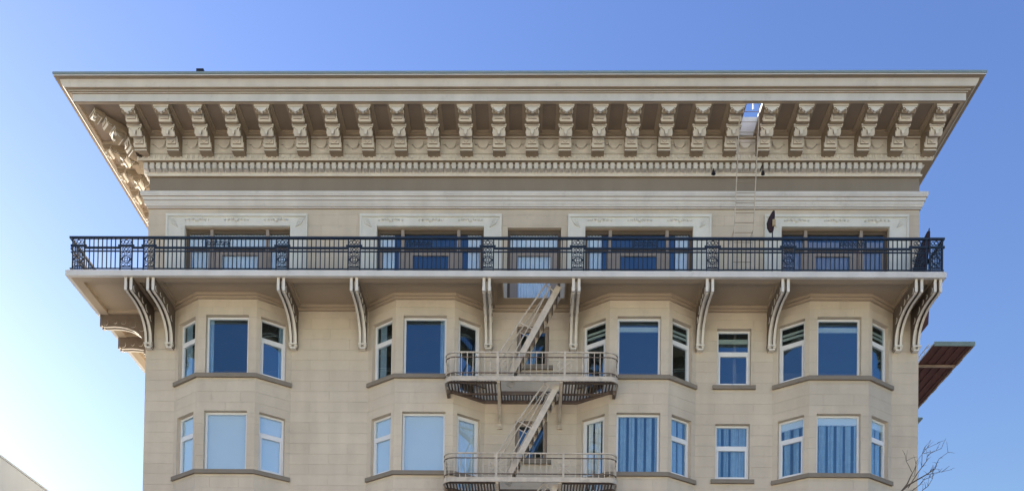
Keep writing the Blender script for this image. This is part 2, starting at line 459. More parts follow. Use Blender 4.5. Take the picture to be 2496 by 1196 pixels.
# ---- bay windows
for bi, k, face, L, ops in FACES:
    for row, (s0, s1, z0, z1) in enumerate(ops):
        w = s1 - s0; u = (s0 + s1) / 2
        up_ = row == 0
        if k == 1:
            beh = (['sideL', 'sideR', 'strip', 'strip'] if up_ else ['shade', 'shade', 'drape', 'drape'])[bi]
            window(face, u, w - .01, z0, z1 - .01, 'fixed', beh, drop=(bi == 3 and not up_))
        else:
            door = (bi == 1 and k == 2) or (bi == 2 and k == 0)
            tr = 17.27 if up_ else 13.98
            if up_: beh = {(0, 0): 'mid', (0, 2): 'sideR', (1, 0): 'mid', (1, 2): 'none', (2, 0): 'strip2', (2, 2): 'strip2', (3, 0): 'strip2', (3, 2): 'strip2'}[(bi, k)]
            else: beh = {0: 'shade', 1: 'shade' if k == 0 or True else '', 2: 'lace' if k == 0 else 'drape', 3: 'drape'}[bi]
            st = 'transom'
            if door and not (bi == 2 and up_): st = 'door'
            window(face, u, w - .01, z0, z1 - .01, st, beh, trans=tr, drop=(bi == 3 and not up_))
for (x0, x1, z0, z1), st, beh in [((6.33, 7.50, 15.96, 17.95), 'transom', 'strip'), ((6.30, 7.48, 12.70, 14.64), 'transom', 'drape'),
                                  ((-.585, .52, 16.62, 18.0), 'door', 'mid'), ((-.60, .50, 13.33, 14.70), 'door', 'none')]:
    window(((x0, 0), (x1, 0)), (x1 - x0) / 2, x1 - x0 - .01, z0, z1 - .01, st, beh, trans=17.15 if z0 > 15 else 13.86,
           fmat=M_FRAME if x0 > 1 else M_WOODL)
# sills
def sill_strip(pts, z0, z1, out, name='window_sill'):
    # pts: wall polyline (left to right); offset outwards
    P = [Vector(p) for p in pts]; offs = []
    for k, p in enumerate(P):
        dirs = []
        if k > 0: dirs.append((P[k] - P[k - 1]).normalized())
        if k < len(P) - 1: dirs.append((P[k + 1] - P[k]).normalized())
        ns = [Vector((d.y, -d.x)) for d in dirs]
        nn = sum(ns, Vector((0, 0))); nn.normalize()
        offs.append(p + nn * out / max(.3, nn.dot(ns[0])))
    mb = MB()
    for k in range(len(P) - 1):
        a, b, c, d = P[k], P[k + 1], offs[k + 1], offs[k]
        i = len(mb.v)
        mb.v += [(q.x, q.y, z) for z in (z0, z1) for q in (a, b, c, d)]
        mb.f += [tuple(i + j for j in q) for q in ((0, 1, 2, 3), (7, 6, 5, 4), (2, 6, 7, 3), (0, 3, 7, 4), (1, 5, 6, 2))]
    return mb
for c in BAYC:
    for zz in (15.94, 12.64):
        L = [(c - HW - .06, 0), (c - HW, 0), (c - HF, -PB), (c + HF, -PB), (c + HW, 0), (c + HW + .06, 0)]
        # start on the slanted faces, leave the escape doors free of a proud sill
        sill_strip(L[1:5], zz - .135, zz, .085).build('window_sill', M_SILL, B)
for x0, x1, z in ((6.33, 7.50, 15.95), (6.30, 7.48, 12.69), (-.585, .52, 16.61), (-.60, .50, 13.32)):
    MB().box(x0 - .15, x1 + .15, -.085, .02, z - .13, z).build('window_sill', M_SILL, B)

# ---- penthouse windows
def pent_window(x0, x1, z0, z1, mull, variant):
    cx = (x0 + x1) / 2; y = .13
    root = MB(); zt = 20.78
    # outer frame
    root.box(x0, x0 + .09, y, y + .1, z0, z1); root.box(x1 - .09, x1, y, y + .1, z0, z1)
    root.box(x0 + .09, x1 - .09, y, y + .1, z1 - .14, z1)
    root.box(x0 + .09, x1 - .09, y, y + .1, z0, z0 + .10)
    f = root.build('balcony_window', M_WOOD, B)
    xs = [x0 + .09] + mull + [x1 - .09]
    for m in mull: MB().box(m - .055, m + .055, y - .06, y + .1, z0, z1 - .02).build('mullion', M_WOODL, f)
    for k, (a, b) in enumerate(zip(xs, xs[1:])):
        a += .056 if k else .001; b -= .056 if k < len(xs) - 2 else .001
        MB().box(a, b, y - .02, y + .09, zt - .05, zt + .05).build('transom_bar', M_WOOD, f)
        mid = (len(xs) == 4 and k == 1) or len(xs) == 2
        MB().box(a, b, y + .05, y + .06, zt + .06, z1 - .13).build('pane', M_GLASS, f)
        if mid:
            s = MB(); sw_ = .30 if len(xs) == 4 else .26
            s.box(a, a + sw_, y, y + .07, z0 + .10, zt - .05); s.box(b - sw_, b, y, y + .07, z0 + .10, zt - .05)
            s.box(a + sw_, b - sw_, y, y + .07, zt - .21, zt - .05)
            s.build('door_stile', M_WOODL if variant != 0 else M_WOODL, f)
            MB().box(a + sw_ - .01, b - sw_ + .01, y + .04, y + .05, z0 + .1, zt - .20).build('pane', M_GLASS, f)
        else:
            s = MB(); sw_ = .07
            s.box(a, a + sw_, y, y + .07, z0 + .10, zt - .05); s.box(b - sw_, b, y, y + .07, z0 + .10, zt - .05)
            s.build('door_stile', M_WOODL, f)
            MB().box(a + sw_ - .01, b - sw_ + .01, y + .04, y + .05, z0 + .1, zt - .04).build('pane', M_GLASS, f)
        # curtains
        c = MB(); yb = y + .09
        def drape(xa, xb, za, zb):
            nn = max(4, int((xb - xa) / .05))
            for j in range(nn):
                u0 = xa + (xb - xa) * j / nn; u1 = xa + (xb - xa) * (j + 1) / nn
                d0, d1 = (.02 if j % 2 else -.02), (-.02 if j % 2 else .02)
                c.quad((u0, yb + d0, za), (u1, yb + d1, za), (u1, yb + d1, zb), (u0, yb + d0, zb))
        w = b - a
        if variant == 0: drape(a, b, z0, z1 - .1); mt = M_DRAPEL
        elif variant == 3: drape(a, b, z0, z1 - .35); mt = M_WOODL
        elif variant == 9: drape(a, b, z0, z1 - .1); mt = M_DRAPEL
        else:
            if mid: continue
            if k == 0: drape(a, a + w * .68, z0, z1 - .1)
            else: drape(a + w * .35, b, z0, z1 - .1)
            mt = M_DRAPEL
        c.build('curtain', mt, f)
for i, (a, b) in enumerate(trip):
    pent_window(a + .005, b - .005, 18.76, 21.465, [[-11.352, -9.391], [-4.639, -2.679], [2.603, 4.574], [9.361, 11.273]][i], [0, 1, 2, 3][i])
pent_window(-.961, .883, 18.905, 21.465, [], 9)
# white sill and jamb bands of the small door
MB().box(-1.08, .95, -.05, .02, 18.78, 18.895).build('threshold', M_FRAME, B)

# ---- white surrounds with relief panel
for i, ((a, b), (ia, ib)) in enumerate(zip(sur, trip)):
    s = MB()
    z0, z1 = 18.72, 21.89; o = -.05
    s.box(a, ia, o, .02, z0, z1); s.box(ib, b, o, .02, z0, z1); s.box(ia, ib, o, .02, 21.475, z1)
    # raised outer and inner fillets
    s.box(a, a + .07, o - .035, o, z0, z1 - .09); s.box(b - .07, b, o - .035, o, z0, z1 - .09)
    s.box(a, b, o - .05, o, z1 - .09, z1)
    s.box(ia - .06, ia, o - .02, o, z0, 21.535); s.box(ib, ib + .06, o - .02, o, z0, 21.535); s.box(ia, ib, o - .02, o, 21.475, 21.535)
    f = s.build('window_surround', M_WHITE, B)
    w = b - a
    # relief ornaments on the head: swags at three points and leaves in the corners
    for t in (.22, .5, .78):
        m = MB(); cx = a + w * t; cz = 21.69
        for dx, r in ((0, .085), (-.15, .06), (.15, .06), (-.28, .045), (.28, .045), (-.40, .03), (.40, .03)):
            n = 8
            pts = [(r * math.cos(2 * math.pi * k / n), r * math.sin(2 * math.pi * k / n)) for k in range(n)]
            m.prism(pts, o - .06, o, lambda p, q, t_, cx=cx, dx=dx: (cx + dx + p * (.6 if t_ < o - .01 else 1), t_, cz + q * (.6 if t_ < o - .01 else 1) - abs(dx) * .15 + (.05 if dx else 0)))
        m.build('relief_ornament', M_WHITE, f)
    for sx in (1, -1):
        m = MB(); ex = a + .10 if sx == 1 else b - .10
        for k in range(4):
            m.prism([(0, 0), (.20, -.02 - .03 * k), (.22, -.07 - .03 * k), (.02, -.05)], o - .02 - .01 * k, o,
                    lambda p, q, t_, k=k: (ex + sx * (p + .03 * k), t_, 21.78 - .06 * k + q))
        m.build('corner_leaf', M_WHITE, f)

# ---- swept mouldings round three sides
def sweep(prof, xl=XL, xr=XR, rgap=None, yb=DEPTH, left=True):
    """prof: (p, z) list, p = projection from wall; rgap: projection removed on the right"""
    mb = MB(); rg = rgap or 0
    def pts(p, z):
        xr_ = xr + max(0, p - rg)
        return [(xl - p, yb, z), (xl - p, -p, z), (xr_, -p, z), (xr_, yb, z)]
    for (p0, z0), (p1, z1) in zip(prof, prof[1:]):
        A, Bq = pts(p0, z0), pts(p1, z1)
        for k in range(3): mb.quad(Bq[k], Bq[k + 1], A[k + 1], A[k])
    return mb
belt = sweep([(0, 22.60), (.22, 22.595), (.22, 22.50), (.20, 22.48), (.20, 22.44), (.17, 22.43), (.15, 22.37), (.15, 22.33), (.12, 22.33), (.11, 22.24), (.075, 22.20), (.075, 22.16), (.045, 22.155), (.045, 22.11), (0, 22.10)])
UND = lambda n: abs(n.z) > .8  # level moulding faces that get shade in their colour
shade_faces(belt.build('belt_course', M_LIP, B).data, M_BROWN, UND)

crown = sweep([(2.20, 24.93), (2.25, 24.93), (2.25, 24.895), (2.11, 24.90), (2.10, 24.875), (2.085, 24.82), (2.06, 24.76), (2.02, 24.71), (2.00, 24.695),
               (1.92, 24.70), (1.92, 24.672), (1.86, 24.675), (1.86, 24.645), (1.82, 24.645), (1.82, 24.40), (1.77, 24.40), (1.77, 24.43)], rgap=1.12)
C = crown.build('cornice', M_LIP, B); shade_faces(C.data, M_BROWN, UND)  # cornice undersides carry painted shade
sweep([(2.12, 25.012), (2.27, 25.012), (2.27, 24.94), (2.20, 24.935)], rgap=1.12).build('gutter', M_GUTTER, C)

HX0, HX1, HP0, HP1 = 6.80, 7.53, .40, 1.77      # hatch
RX = XR + .70
# roof deck and soffit backing round the hatch
def deck(z, x0, x1, yf, yb, name, m, par, side_x=None):
    d = MB()
    d.quad((x0, yf, z), (HX0, yf, z), (HX0, yb, z), (x0, yb, z))
    d.quad((HX1, yf, z), (x1, yf, z), (x1, yb, z), (HX1, yb, z))
    d.quad((HX0, -HP0, z), (HX1, -HP0, z), (HX1, yb, z), (HX0, yb, z))
    d.quad((HX0, yf, z), (HX1, yf, z), (HX1, -HP1, z), (HX0, -HP1, z))
    return d.build(name, m, par)
deck(ROOF, XL - 2.14, RX + .30, -2.14, DEPTH, 'roof', M_ROOF, B)
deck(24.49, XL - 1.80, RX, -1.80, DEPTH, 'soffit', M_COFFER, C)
sh = MB()     # hatch shaft lining
for a, b in (((HX0, -HP1), (HX0, -HP0)), ((HX0, -HP0), (HX1, -HP0)), ((HX1, -HP0), (HX1, -HP1)), ((HX1, -HP1), (HX0, -HP1))):
    q4(sh, a, b, 24.40, ROOF + .03)
sh.build('hatch_lining', M_LIP, C)
MX = [-13.63 + 1.1225 * i for i in range(25)]
# coffer ribs (borders)
rib = MB()
zb, zt_ = 24.402, 24.489
rib.box(XL - 1.77, RX - .02, -1.77, -1.70, zb, zt_)
for i, x in enumerate(MX):
    rib.box(x - .29, x + .29, -1.70, -.32, zb, zt_)
for i in range(24):
    if i == 18: continue
    a, b = MX[i] + .29, MX[i + 1] - .29
    rib.box(a, b, -.46, -.32, zb, zt_)
    # inner moulding step
    for e, f in ((a, a + .05), (b - .05, b)): rib.box(e, f, -1.70, -.46, 24.44, zt_)
    rib.box(a + .05, b - .05, -.52, -.46, 24.43, zt_)
    rib.box(a + .05, b - .05, -1.70, -1.66, 24.44, zt_)
rib.box(RX - .14, RX - .02, -1.70, DEPTH, zb, zt_)
rib.box(XL - 1.77, XL - 1.68, -1.70, DEPTH, zb, zt_)
rib.box(XL - .42, XL - .32, .3, DEPTH, zb, zt_)
MY = [.25 + 1.1225 * i for i in range(13)]
for y in MY: rib.box(XL - 1.68, XL - .32, y - .29, y + .29, zb, zt_)
rib.build('coffer_border', M_TRIMSOFF, C)
rr = MB()
# returning end of the cornice on the right, closed against the wall
bed = sweep([(0, 24.49), (.32, 24.49), (.34, 24.44), (.34, 24.36), (.30, 24.34), (.30, 23.88), (.33, 23.84), (.33, 23.81), (.31, 23.80), (.31, 23.60), (.28, 23.595), (.25, 23.60), (.17, 23.605), (.02, 23.60),
             (.02, 23.36), (.02, 23.31), (.075, 23.30), (.06, 23.27), (.06, 23.235), (0, 23.22)])
shade_faces(bed.build('bed_moulding', M_TRIM, C).data, M_BROWN, UND)  # shade painted into the level steps of the bed moulding

# modillions: stepped double consoles, side profile (p, z)
prof = [(1.64, 24.40), (1.64, 24.27), (1.60, 24.24), (1.55, 24.20), (1.50, 24.21), (1.46, 24.26), (1.44, 24.34), (1.37, 24.35),
        (1.345, 24.30), (1.335, 24.20), (1.30, 24.145), (1.22, 24.13), (1.17, 24.15), (1.13, 24.20),
        (1.10, 24.20), (1.10, 24.02), (1.06, 23.97), (.99, 23.90), (.92, 23.90), (.87, 23.96), (.84, 24.06), (.76, 24.08),
        (.72, 24.00), (.70, 23.86), (.66, 23.78), (.60, 23.745), (.36, 23.745), (.36, 23.71), (.30, 23.71), (.30, 24.40)]
mm = MB()
mm.prism(prof, -.20, .20, lambda p, z, t: (t, -p, z))
def mod_extra(mb):
    # caps, side fillet, hanging leaves, face panels
    mb.box(-.255, .255, -1.69, -1.40, 24.345, 24.402)
    mb.box(-.235, .235, -1.67, -1.42, 24.30, 24.345)
    mb.box(-.255, .255, -1.14, -.80, 24.135, 24.20)
    mb.box(-.235, .235, -1.12, -.82, 24.09, 24.135)
    for p0, zt, zb_, w in ((1.645, 24.30, 24.165, .17), (1.105, 24.09, 23.86, .17)):
        mb.prism([(-w, zt), (w, zt), (w * .75, zt - .06), (w * .35, zt - .09), (w * .25, zb_ + .02), (0, zb_), (-w * .25, zb_ + .02), (-w * .35, zt - .09), (-w * .75, zt - .06)][::-1],
                 -p0 - .03, -p0 + .05, lambda a, b, t: (a, t, b))
    mb.prism([(-.14, 24.31), (.14, 24.31), (.14, 24.20), (-.14, 24.20)], -1.37, -1.33, lambda a, b, t: (a, t, b))
    mb.prism([(-.14, 24.01), (.14, 24.01), (.14, 23.84), (-.14, 23.84)], -.745, -.70, lambda a, b, t: (a, t, b))
    mb.prism([(-.06, 23.96), (.06, 23.96), (.08, 23.92), (0, 23.86), (-.08, 23.92)], -.765, -.745, lambda a, b, t: (a, t, b))
    mb.box(-.215, .215, -.62, -.30, 23.70, 23.742)
    # side scroll rounds
    for sx in (-1, 1):
        for pc, zc, r in ((1.53, 24.28, .06), (1.25, 24.23, .06), (.98, 24.0, .075), (.60, 23.88, .09)):
            n = 8
            mb.prism([(pc + r * math.cos(2 * math.pi * k / n), zc + r * math.sin(2 * math.pi * k / n)) for k in range(n)],
                     sx * .20, sx * .222, lambda a, b, t: (t, -a, b))
mod_extra(mm)
zoff = 24.402
mm.v = [(x, y, z - zoff) for x, y, z in mm.v]
me_mod = mm.mesh('modillion'); me_mod.materials.append(M_TRIM); shade_faces(me_mod, M_BROWN, lambda n: abs(n.x) > .8 or n.z < -.75)  # console sides and undersides coloured brown to stand for shade
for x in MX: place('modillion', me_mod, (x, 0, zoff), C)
for y in MY: place('modillion', me_mod, (XL, y, zoff), C, rot=R(-90))
# corner modillion on the diagonal (longer)
mc = MB(); mc.v = [(x, y * 1.22 + .10, z) for x, y, z in mm.v]; mc.f = mm.f
shade_faces(mc.build('modillion', M_TRIM, C, loc=(XL, 0, zoff), rot=R(-45)).data, M_BROWN, lambda n: abs(n.x) > .8 or n.z < -.75)
# shields between modillions
def shield_mesh():
    m = MB(); n = 14
    pts = [(.19 * math.cos(math.pi + math.pi * k / n), .22 * math.sin(math.pi + math.pi * k / n)) for k in range(n + 1)]
    out = [(-.19, .06)] + pts + [(.19, .06)]
    m.prism(out, -.07, 0, lambda a, b, t: (a, t, b))
    for sx in (-1, 1):
        m.prism([(sx * (.23 + .05 * math.cos(2 * math.pi * k / 8)), -.02 + .05 * math.sin(2 * math.pi * k / 8)) for k in range(8)], -.05, 0, lambda a, b, t: (a, t, b))
    # raised rim
    rim = []
    for k in range(n):
        a0, a1 = math.pi + math.pi * k / n, math.pi + math.pi * (k + 1) / n
        q = lambda r, s, a: (r * math.cos(a), s * math.sin(a))
        m.prism([q(.155, .185, a0), q(.19, .22, a0), q(.19, .22, a1), q(.155, .185, a1)], -.10, -.07, lambda a, b, t: (a, t, b))
    return m.mesh('shield')
me_sh = shield_mesh(); me_sh.materials.append(M_TRIM)
for i in range(24): place('shield_ornament', me_sh, ((MX[i] + MX[i + 1]) / 2, -.30, 24.19), C)
for i in range(12): place('shield_ornament', me_sh, (XL - .30, (MY[i] + MY[i + 1]) / 2, 24.19), C, rot=R(-90))
# egg-and-dart row (too small to pick apart)
egg = MB()
def egg_at(fn):
    n = 6
    egg.prism([(.052 * math.cos(2 * math.pi * k / n + .5), .07 * math.sin(2 * math.pi * k / n + .5)) for k in range(n)], 0, .04, fn)
x = XL - .26
while x < XR + .3:
    egg_at(lambda a, b, t, x=x: (x + a, -.31 - t, 23.71 + b))
    egg.box(x + .075, x + .095, -.335, -.31, 23.65, 23.77)
    x += .187
y = -.2
while y < DEPTH:
    egg_at(lambda a, b, t, y=y: (XL - .31 - t, y + a, 23.71 + b)); y += .187
for k in range(300): egg.box(XL - .2 + k * .0905, XL - .2 + k * .0905 + .05, -.245, -.20, 23.605, 23.64)
egg.build('egg_and_dart', M_TRIM, C, kind='stuff')
ff = MB(); ff.box(XL - .11, XR + .11, -.12, -.02, 23.55, 23.598); ff.build('dentil_backing', M_TRIM, C)
dm = MB(); dm.box(-.069, .069, -.20, 0, 0, .205)
me_d = dm.mesh('dentil'); me_d.materials.append(M_LIP)
x = XL - .05
while x < XR + .12:
    place('dentil', me_d, (x, -.02, 23.385), C); x += .2195
y = .12
while y < 9:
    place('dentil', me_d, (XL - .02, y, 23.385), C, rot=R(-90)); y += .2195

# ------------------------------------------------------------------ balcony slab
BXL, BXR, BP = -15.46, 13.30, 1.89
HB = (-1.05, 1.0, .50, 1.50)          # stair opening x0,x1,p0,p1
s = MB()
zb0, zb1 = 18.545, 18.72
# fascia ring
s.box(BXL, BXR, -BP, -BP + .12, zb0, zb1)
s.box(BXL, BXL + .12, -BP + .12, 10, zb0, zb1)
s.box(BXR - .10, BXR, -BP + .12, 0, zb0, zb1)
s.box(BXL + .04, BXR - .03, -BP + .04, -BP + .14, zb1, zb1 + .035)
s.box(BXL + .04, BXL + .14, -BP + .14, 10, zb1, zb1 + .035)
BAL = s.build('balcony', M_LIP, B)
s = MB()
ztop = 18.70
def slabq(x0, x1, y0, y1): s.box(x0, x1, y0, y1, ZS, ztop)
slabq(BXL + .12, HB[0], -BP + .12, -.0); slabq(HB[1], BXR - .1, -BP + .12, -.0)
slabq(HB[0], HB[1], -BP + .12, -HB[3]); slabq(HB[0], HB[1], -HB[2], -.0)
slabq(BXL + .12, XL, 0, 10)
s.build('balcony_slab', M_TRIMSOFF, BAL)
s = MB()   # flat border and ribs under the slab
zr0, zr1 = 18.55, ZS
BRX = [-13.406, -12.673, -8.347, -5.937, -1.578, 1.354, 5.706, 8.156, 12.465, 13.073]
s.box(BXL + .12, BXR - .1, -BP + .12, -1.52, zr0, zr1)
s.box(BXL + .12, BXL + .40, -1.52, 10, zr0, zr1)
for x in BRX: s.box(x - .16, min(x + .22, BXR - .11), -1.52, -.02, zr0 + .03, zr1)
for y in (.45, 1.85, 5.2, 6.6): s.box(BXL + .40, XL - .002, y - .2, y + .2, zr0 + .03, zr1)
s.box(HB[0] - .05, HB[0], -HB[3], -HB[2], 18.57, ztop + .02); s.box(HB[1], HB[1] + .05, -HB[3], -HB[2], 18.57, ztop + .02)
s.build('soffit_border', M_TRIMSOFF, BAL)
# small cove line round each soffit panel
xs_ = sorted(BRX)
for a, b in zip(xs_, xs_[1:]):
    if b - a < 1.0: continue
    s = MB(); mid = not (a < 0 < b)
    s.box(a + .22, a + .27, -1.47, -.3, ZS - .045, ZS)
    if mid: s.box(a + .27, b - .16, -1.52, -1.47, ZS - .03, ZS)
    else:
        s.build('panel_bead', M_TRIMSOFF, BAL); s = MB()
    s.box(b - .21, b - .16, -1.47, -.3, ZS - .045, ZS)
    s.build('panel_bead', M_TRIMSOFF, BAL)
s = MB(); s.box(BXL + .45, XL - .1, -1.47, -1.42, ZS - .03, ZS)
s.build('panel_bead', M_TRIMSOFF, BAL)
# moulding where walls and bays meet the soffit
path = [(XL, 0)]
for c in BAYC: path += [(c - HW, 0), (c - HF, -PB), (c + HF, -PB), (c + HW, 0)]
path += [(XR, 0)]
mo = sill_strip(path, 18.585, ZS, .13); m2 = sill_strip(path, 18.50, 18.585, .075)
i = len(mo.v); mo.v += m2.v; mo.f += [tuple(i + k for k in f) for f in m2.f]
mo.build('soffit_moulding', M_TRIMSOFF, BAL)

# brackets
bp_ = [(1.74, 18.55), (1.74, 18.20), (1.66, 18.13), (1.52, 18.13), (1.30, 18.14), (1.05, 18.125), (.82, 18.08), (.60, 18.00), (.42, 17.88), (.30, 17.74), (.22, 17.58), (.185, 17.40),
       (.18, 17.31), (.21, 17.27), (.21, 17.19), (.16, 17.15), (.0, 17.15), (.0, 18.55)]
def bracket_mesh():
    m = MB()
    inner = [(max(p - .11, 0) if p > .1 else p, z + (.10 if 17.6 < z < 18.4 and p > .25 else 0)) for p, z in bp_]
    m.prism(inner, -.042, .042, lambda p, z, t: (t, -p, z - 18.55))
    for sx in (-1, 1):
        m.prism(bp_, sx * .042, sx * .125, lambda p, z, t: (t, -p, z - 18.55))
        # scroll rounds on the side
        for pc, zc, r in ((1.60, 18.27, .10), (.13, 17.25, .07), (.62, 18.22, .13), (.30, 18.06, .10), (.95, 18.30, .09), (1.25, 18.30, .07)):
            m.prism([(pc + r * math.cos(2 * math.pi * k / 10), zc + r * math.sin(2 * math.pi * k / 10)) for k in range(10)], sx * .125, sx * .15,
                    lambda p, z, t: (t, -p, z - 18.55))
    for sx in (-1, 1):
        m.box(min(sx * .045, sx * .135), max(sx * .045, sx * .135), -1.79, -1.73, -.42, -.0)
    m.box(-.14, .14, -.24, -.0, -1.33, -1.28); m.box(-.10, .10, -.20, -.0, -1.45, -1.40)
    return m.mesh('bracket')
me_b = bracket_mesh(); me_b.materials.append(M_TRIM); shade_faces(me_b, M_DKB, lambda n: abs(n.x) > .8)  # side faces coloured dark in place of real shade
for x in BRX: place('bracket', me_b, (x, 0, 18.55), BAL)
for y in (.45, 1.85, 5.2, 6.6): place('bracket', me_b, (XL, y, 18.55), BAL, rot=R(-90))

# ------------------------------------------------------------------ balcony railing
RL = thing('balcony_railing', 'dark navy iron railing with scroll panels along the upper balcony edge', 'railing', (-1, -1.85, 18.75))
ry, rxl, rxr = -1.83, -15.33, 13.22
yb_ = 9.5
def rail(z0, z1, t, name):
    m = MB(); m.box(rxl - t, rxr + t, ry - t, ry + t, z0, z1)
    m.box(rxl - t, rxl + t, ry + t, yb_, z0, z1); m.box(rxr - t, rxr + t, ry + t, -.02, z0, z1)
    return m.build(name, M_IRON, RL)
rail(19.80, 19.865, .035, 'top_rail')
PAN = [-15.06, -13.48, -12.72, -8.31, -5.94, -1.56, 1.39, 5.775, 8.22, 12.43, 12.99]
PW = [.43, .43, .40, .43, .43, .43, .43, .43, .43, .52, .44]
LAT = [-10.45, -3.80, 3.58, 10.29]
spans = []; xa = rxl
for x, w in zip(PAN, PW): spans.append((xa, x - w / 2)); xa = x + w / 2
spans.append((xa, rxr))
m = MB(); m2 = MB()
for a, b in spans:
    if b - a > .1:
        m.box(a, b, ry - .022, ry + .022, 19.47, 19.53); m2.box(a, b, ry - .016, ry + .016, 19.37, 19.405)
m.box(rxl - .022, rxl + .022, ry + .03, yb_, 19.47, 19.53); m2.box(rxl - .016, rxl + .016, ry + .03, yb_, 19.37, 19.405)
m.build('middle_rail', M_IRON, RL); m2.build('lower_rail', M_IRON, RL)
rail(18.79, 18.825, .016, 'bottom_rail')
bm = MB(); bm.box(-.014, .014, -.014, .014, 0, 1.0); me_ba = bm.mesh('baluster'); me_ba.materials.append(M_IRON)
nb = 0
for a, b in spans:
    n = int(round((b - a) / .145))
    for k in range(1, n):
        place('baluster', me_ba, (a + (b - a) * k / n, ry, 18.81), RL); nb += 1
y = ry + .15
while y < yb_:
    place('baluster', me_ba, (rxl, y, 18.81), RL); nb += 1; y += .15
for k in range(1, 12): place('baluster', me_ba, (rxr, ry + .15 * k, 18.81), RL)
def panel(x, w, y=ry):
    m = MB(); h = w / 2
    m.box(x - h, x - h + .04, y - .02, y + .02, 18.76, 19.80); m.box(x + h - .04, x + h, y - .02, y + .02, 18.76, 19.80)
    m.box(x - h - .05, x + h + .05, y - .024, y + .024, 19.53, 19.60)
    m.box(x - h + .04, x + h - .04, y - .012, y + .012, 19.36, 19.39); m.box(x - h + .04, x + h - .04, y - .012, y + .012, 18.86, 18.89)
    f = m.build('ornament_panel', M_IRON, RL)
    s = MB(); t = .013; zc = 19.12
    s.ring((x, y, zc), .115, t * 1.3); s.ring((x, y, zc), .05, t)
    for k in range(4):
        a = R(45 + 90 * k); s.bar((x + .05 * math.cos(a), y, zc + .05 * math.sin(a)), (x + .115 * math.cos(a), y, zc + .115 * math.sin(a)), .02, .02)
    for sx in (-1, 1):
        for sz in (-1, 1):
            s.ring((x + sx * .095, y, zc + sz * .175), .05, t, n=8); s.ring((x + sx * .155, y, zc + sz * .07), .035, t, n=8)
        s.bar((x + sx * (h - .04), y, zc), (x + sx * .115, y, zc), .02, .03)
    s.ring((x, y, 19.455), .05, t, n=8); s.ring((x - .1, y, 19.455), .04, t, n=8); s.ring((x + .1, y, 19.455), .04, t, n=8)
    s.ring((x, y, 19.70), .06, t * 1.2, n=10)
    for sx in (-1, 1): s.ring((x + sx * .11, y, 19.69), .05, t, n=8)
    s.bar((x, y, zc + .115), (x, y, 19.36), .02, .02); s.bar((x, y, zc - .115), (x, y, 18.89), .02, .02)
    s.build('scrollwork', M_IRON, f, kind='stuff')
for x, w in zip(PAN, PW): panel(x, w)
for x in LAT:
    s = MB()
    s.box(x - .42, x - .39, ry - .015, ry + .015, 19.53, 19.80); s.box(x + .39, x + .42, ry - .015, ry + .015, 19.53, 19.80)
    for k in range(5): s.ring((x - .31 + .155 * k, ry, 19.655), .07, .014, n=9); s.ring((x - .31 + .155 * k, ry, 19.655), .03, .012, n=6)
    for k in range(6): s.bar((x - .39 + .155 * k, ry, 19.54), (x - .35 + .155 * k, ry, 19.79), .018, .018)
    s.build('scroll_band', M_IRON, RL, kind='stuff')

# ------------------------------------------------------------------ fire escape
FE = thing('fire_escape', 'cream painted iron fire escape with two landings and zigzag stairs at the middle bays', 'fire escape', (0, -.8, 8.6))
FX0, FX1, FPF = -2.93, 2.79, 1.58
def inner_p(x):
    # projection of the wall behind at x
    for c in BAYC:
        d = abs(x - c)
        if d < HF: return PB
        if d < HW: return PB * (HW - d) / (HW - HF)
    return 0
def outline(r=.32, off=0, n=6):
    """left end back -> front -> right end back, rounded front corners"""
    a, b, f = FX0 - off, FX1 + off, FPF + off
    P = [(a, -inner_p(FX0) + .0)]
    for k in range(n + 1):
        t = R(180 - 90 * k / n); P.append((a + r + r * math.cos(t), -(f - r + r * math.sin(t))))
    for k in range(n + 1):
        t = R(90 - 90 * k / n); P.append((b - r + r * math.cos(t), -(f - r + r * math.sin(t))))
    P.append((b, -inner_p(FX1)))
    return P
def loop_bar(mb, P, z0, z1, t):
    for (x0, y0), (x1, y1) in zip(P, P[1:]):
        d = Vector((x1 - x0, y1 - y0)); d.normalize(); e = t * .35
        x0e, y0e, x1e, y1e = x0 - d.x * e, y0 - d.y * e, x1 + d.x * e, y1 + d.y * e
        nx, ny = d.y * t / 2, -d.x * t / 2
        i = len(mb.v)
        mb.v += [(x, y, z) for z in (z0, z1) for x, y in ((x0e + nx, y0e + ny), (x1e + nx, y1e + ny), (x1e - nx, y1e - ny), (x0e - nx, y0e - ny))]
        mb.f += [tuple(i + k for k in q) for q in ((3, 2, 1, 0), (4, 5, 6, 7), (0, 1, 5, 4), (1, 2, 6, 5), (2, 3, 7, 6), (3, 0, 4, 7))]
HS = (-1.08, .92, .68, 1.48)      # stair opening in each landing
SLATS = 0
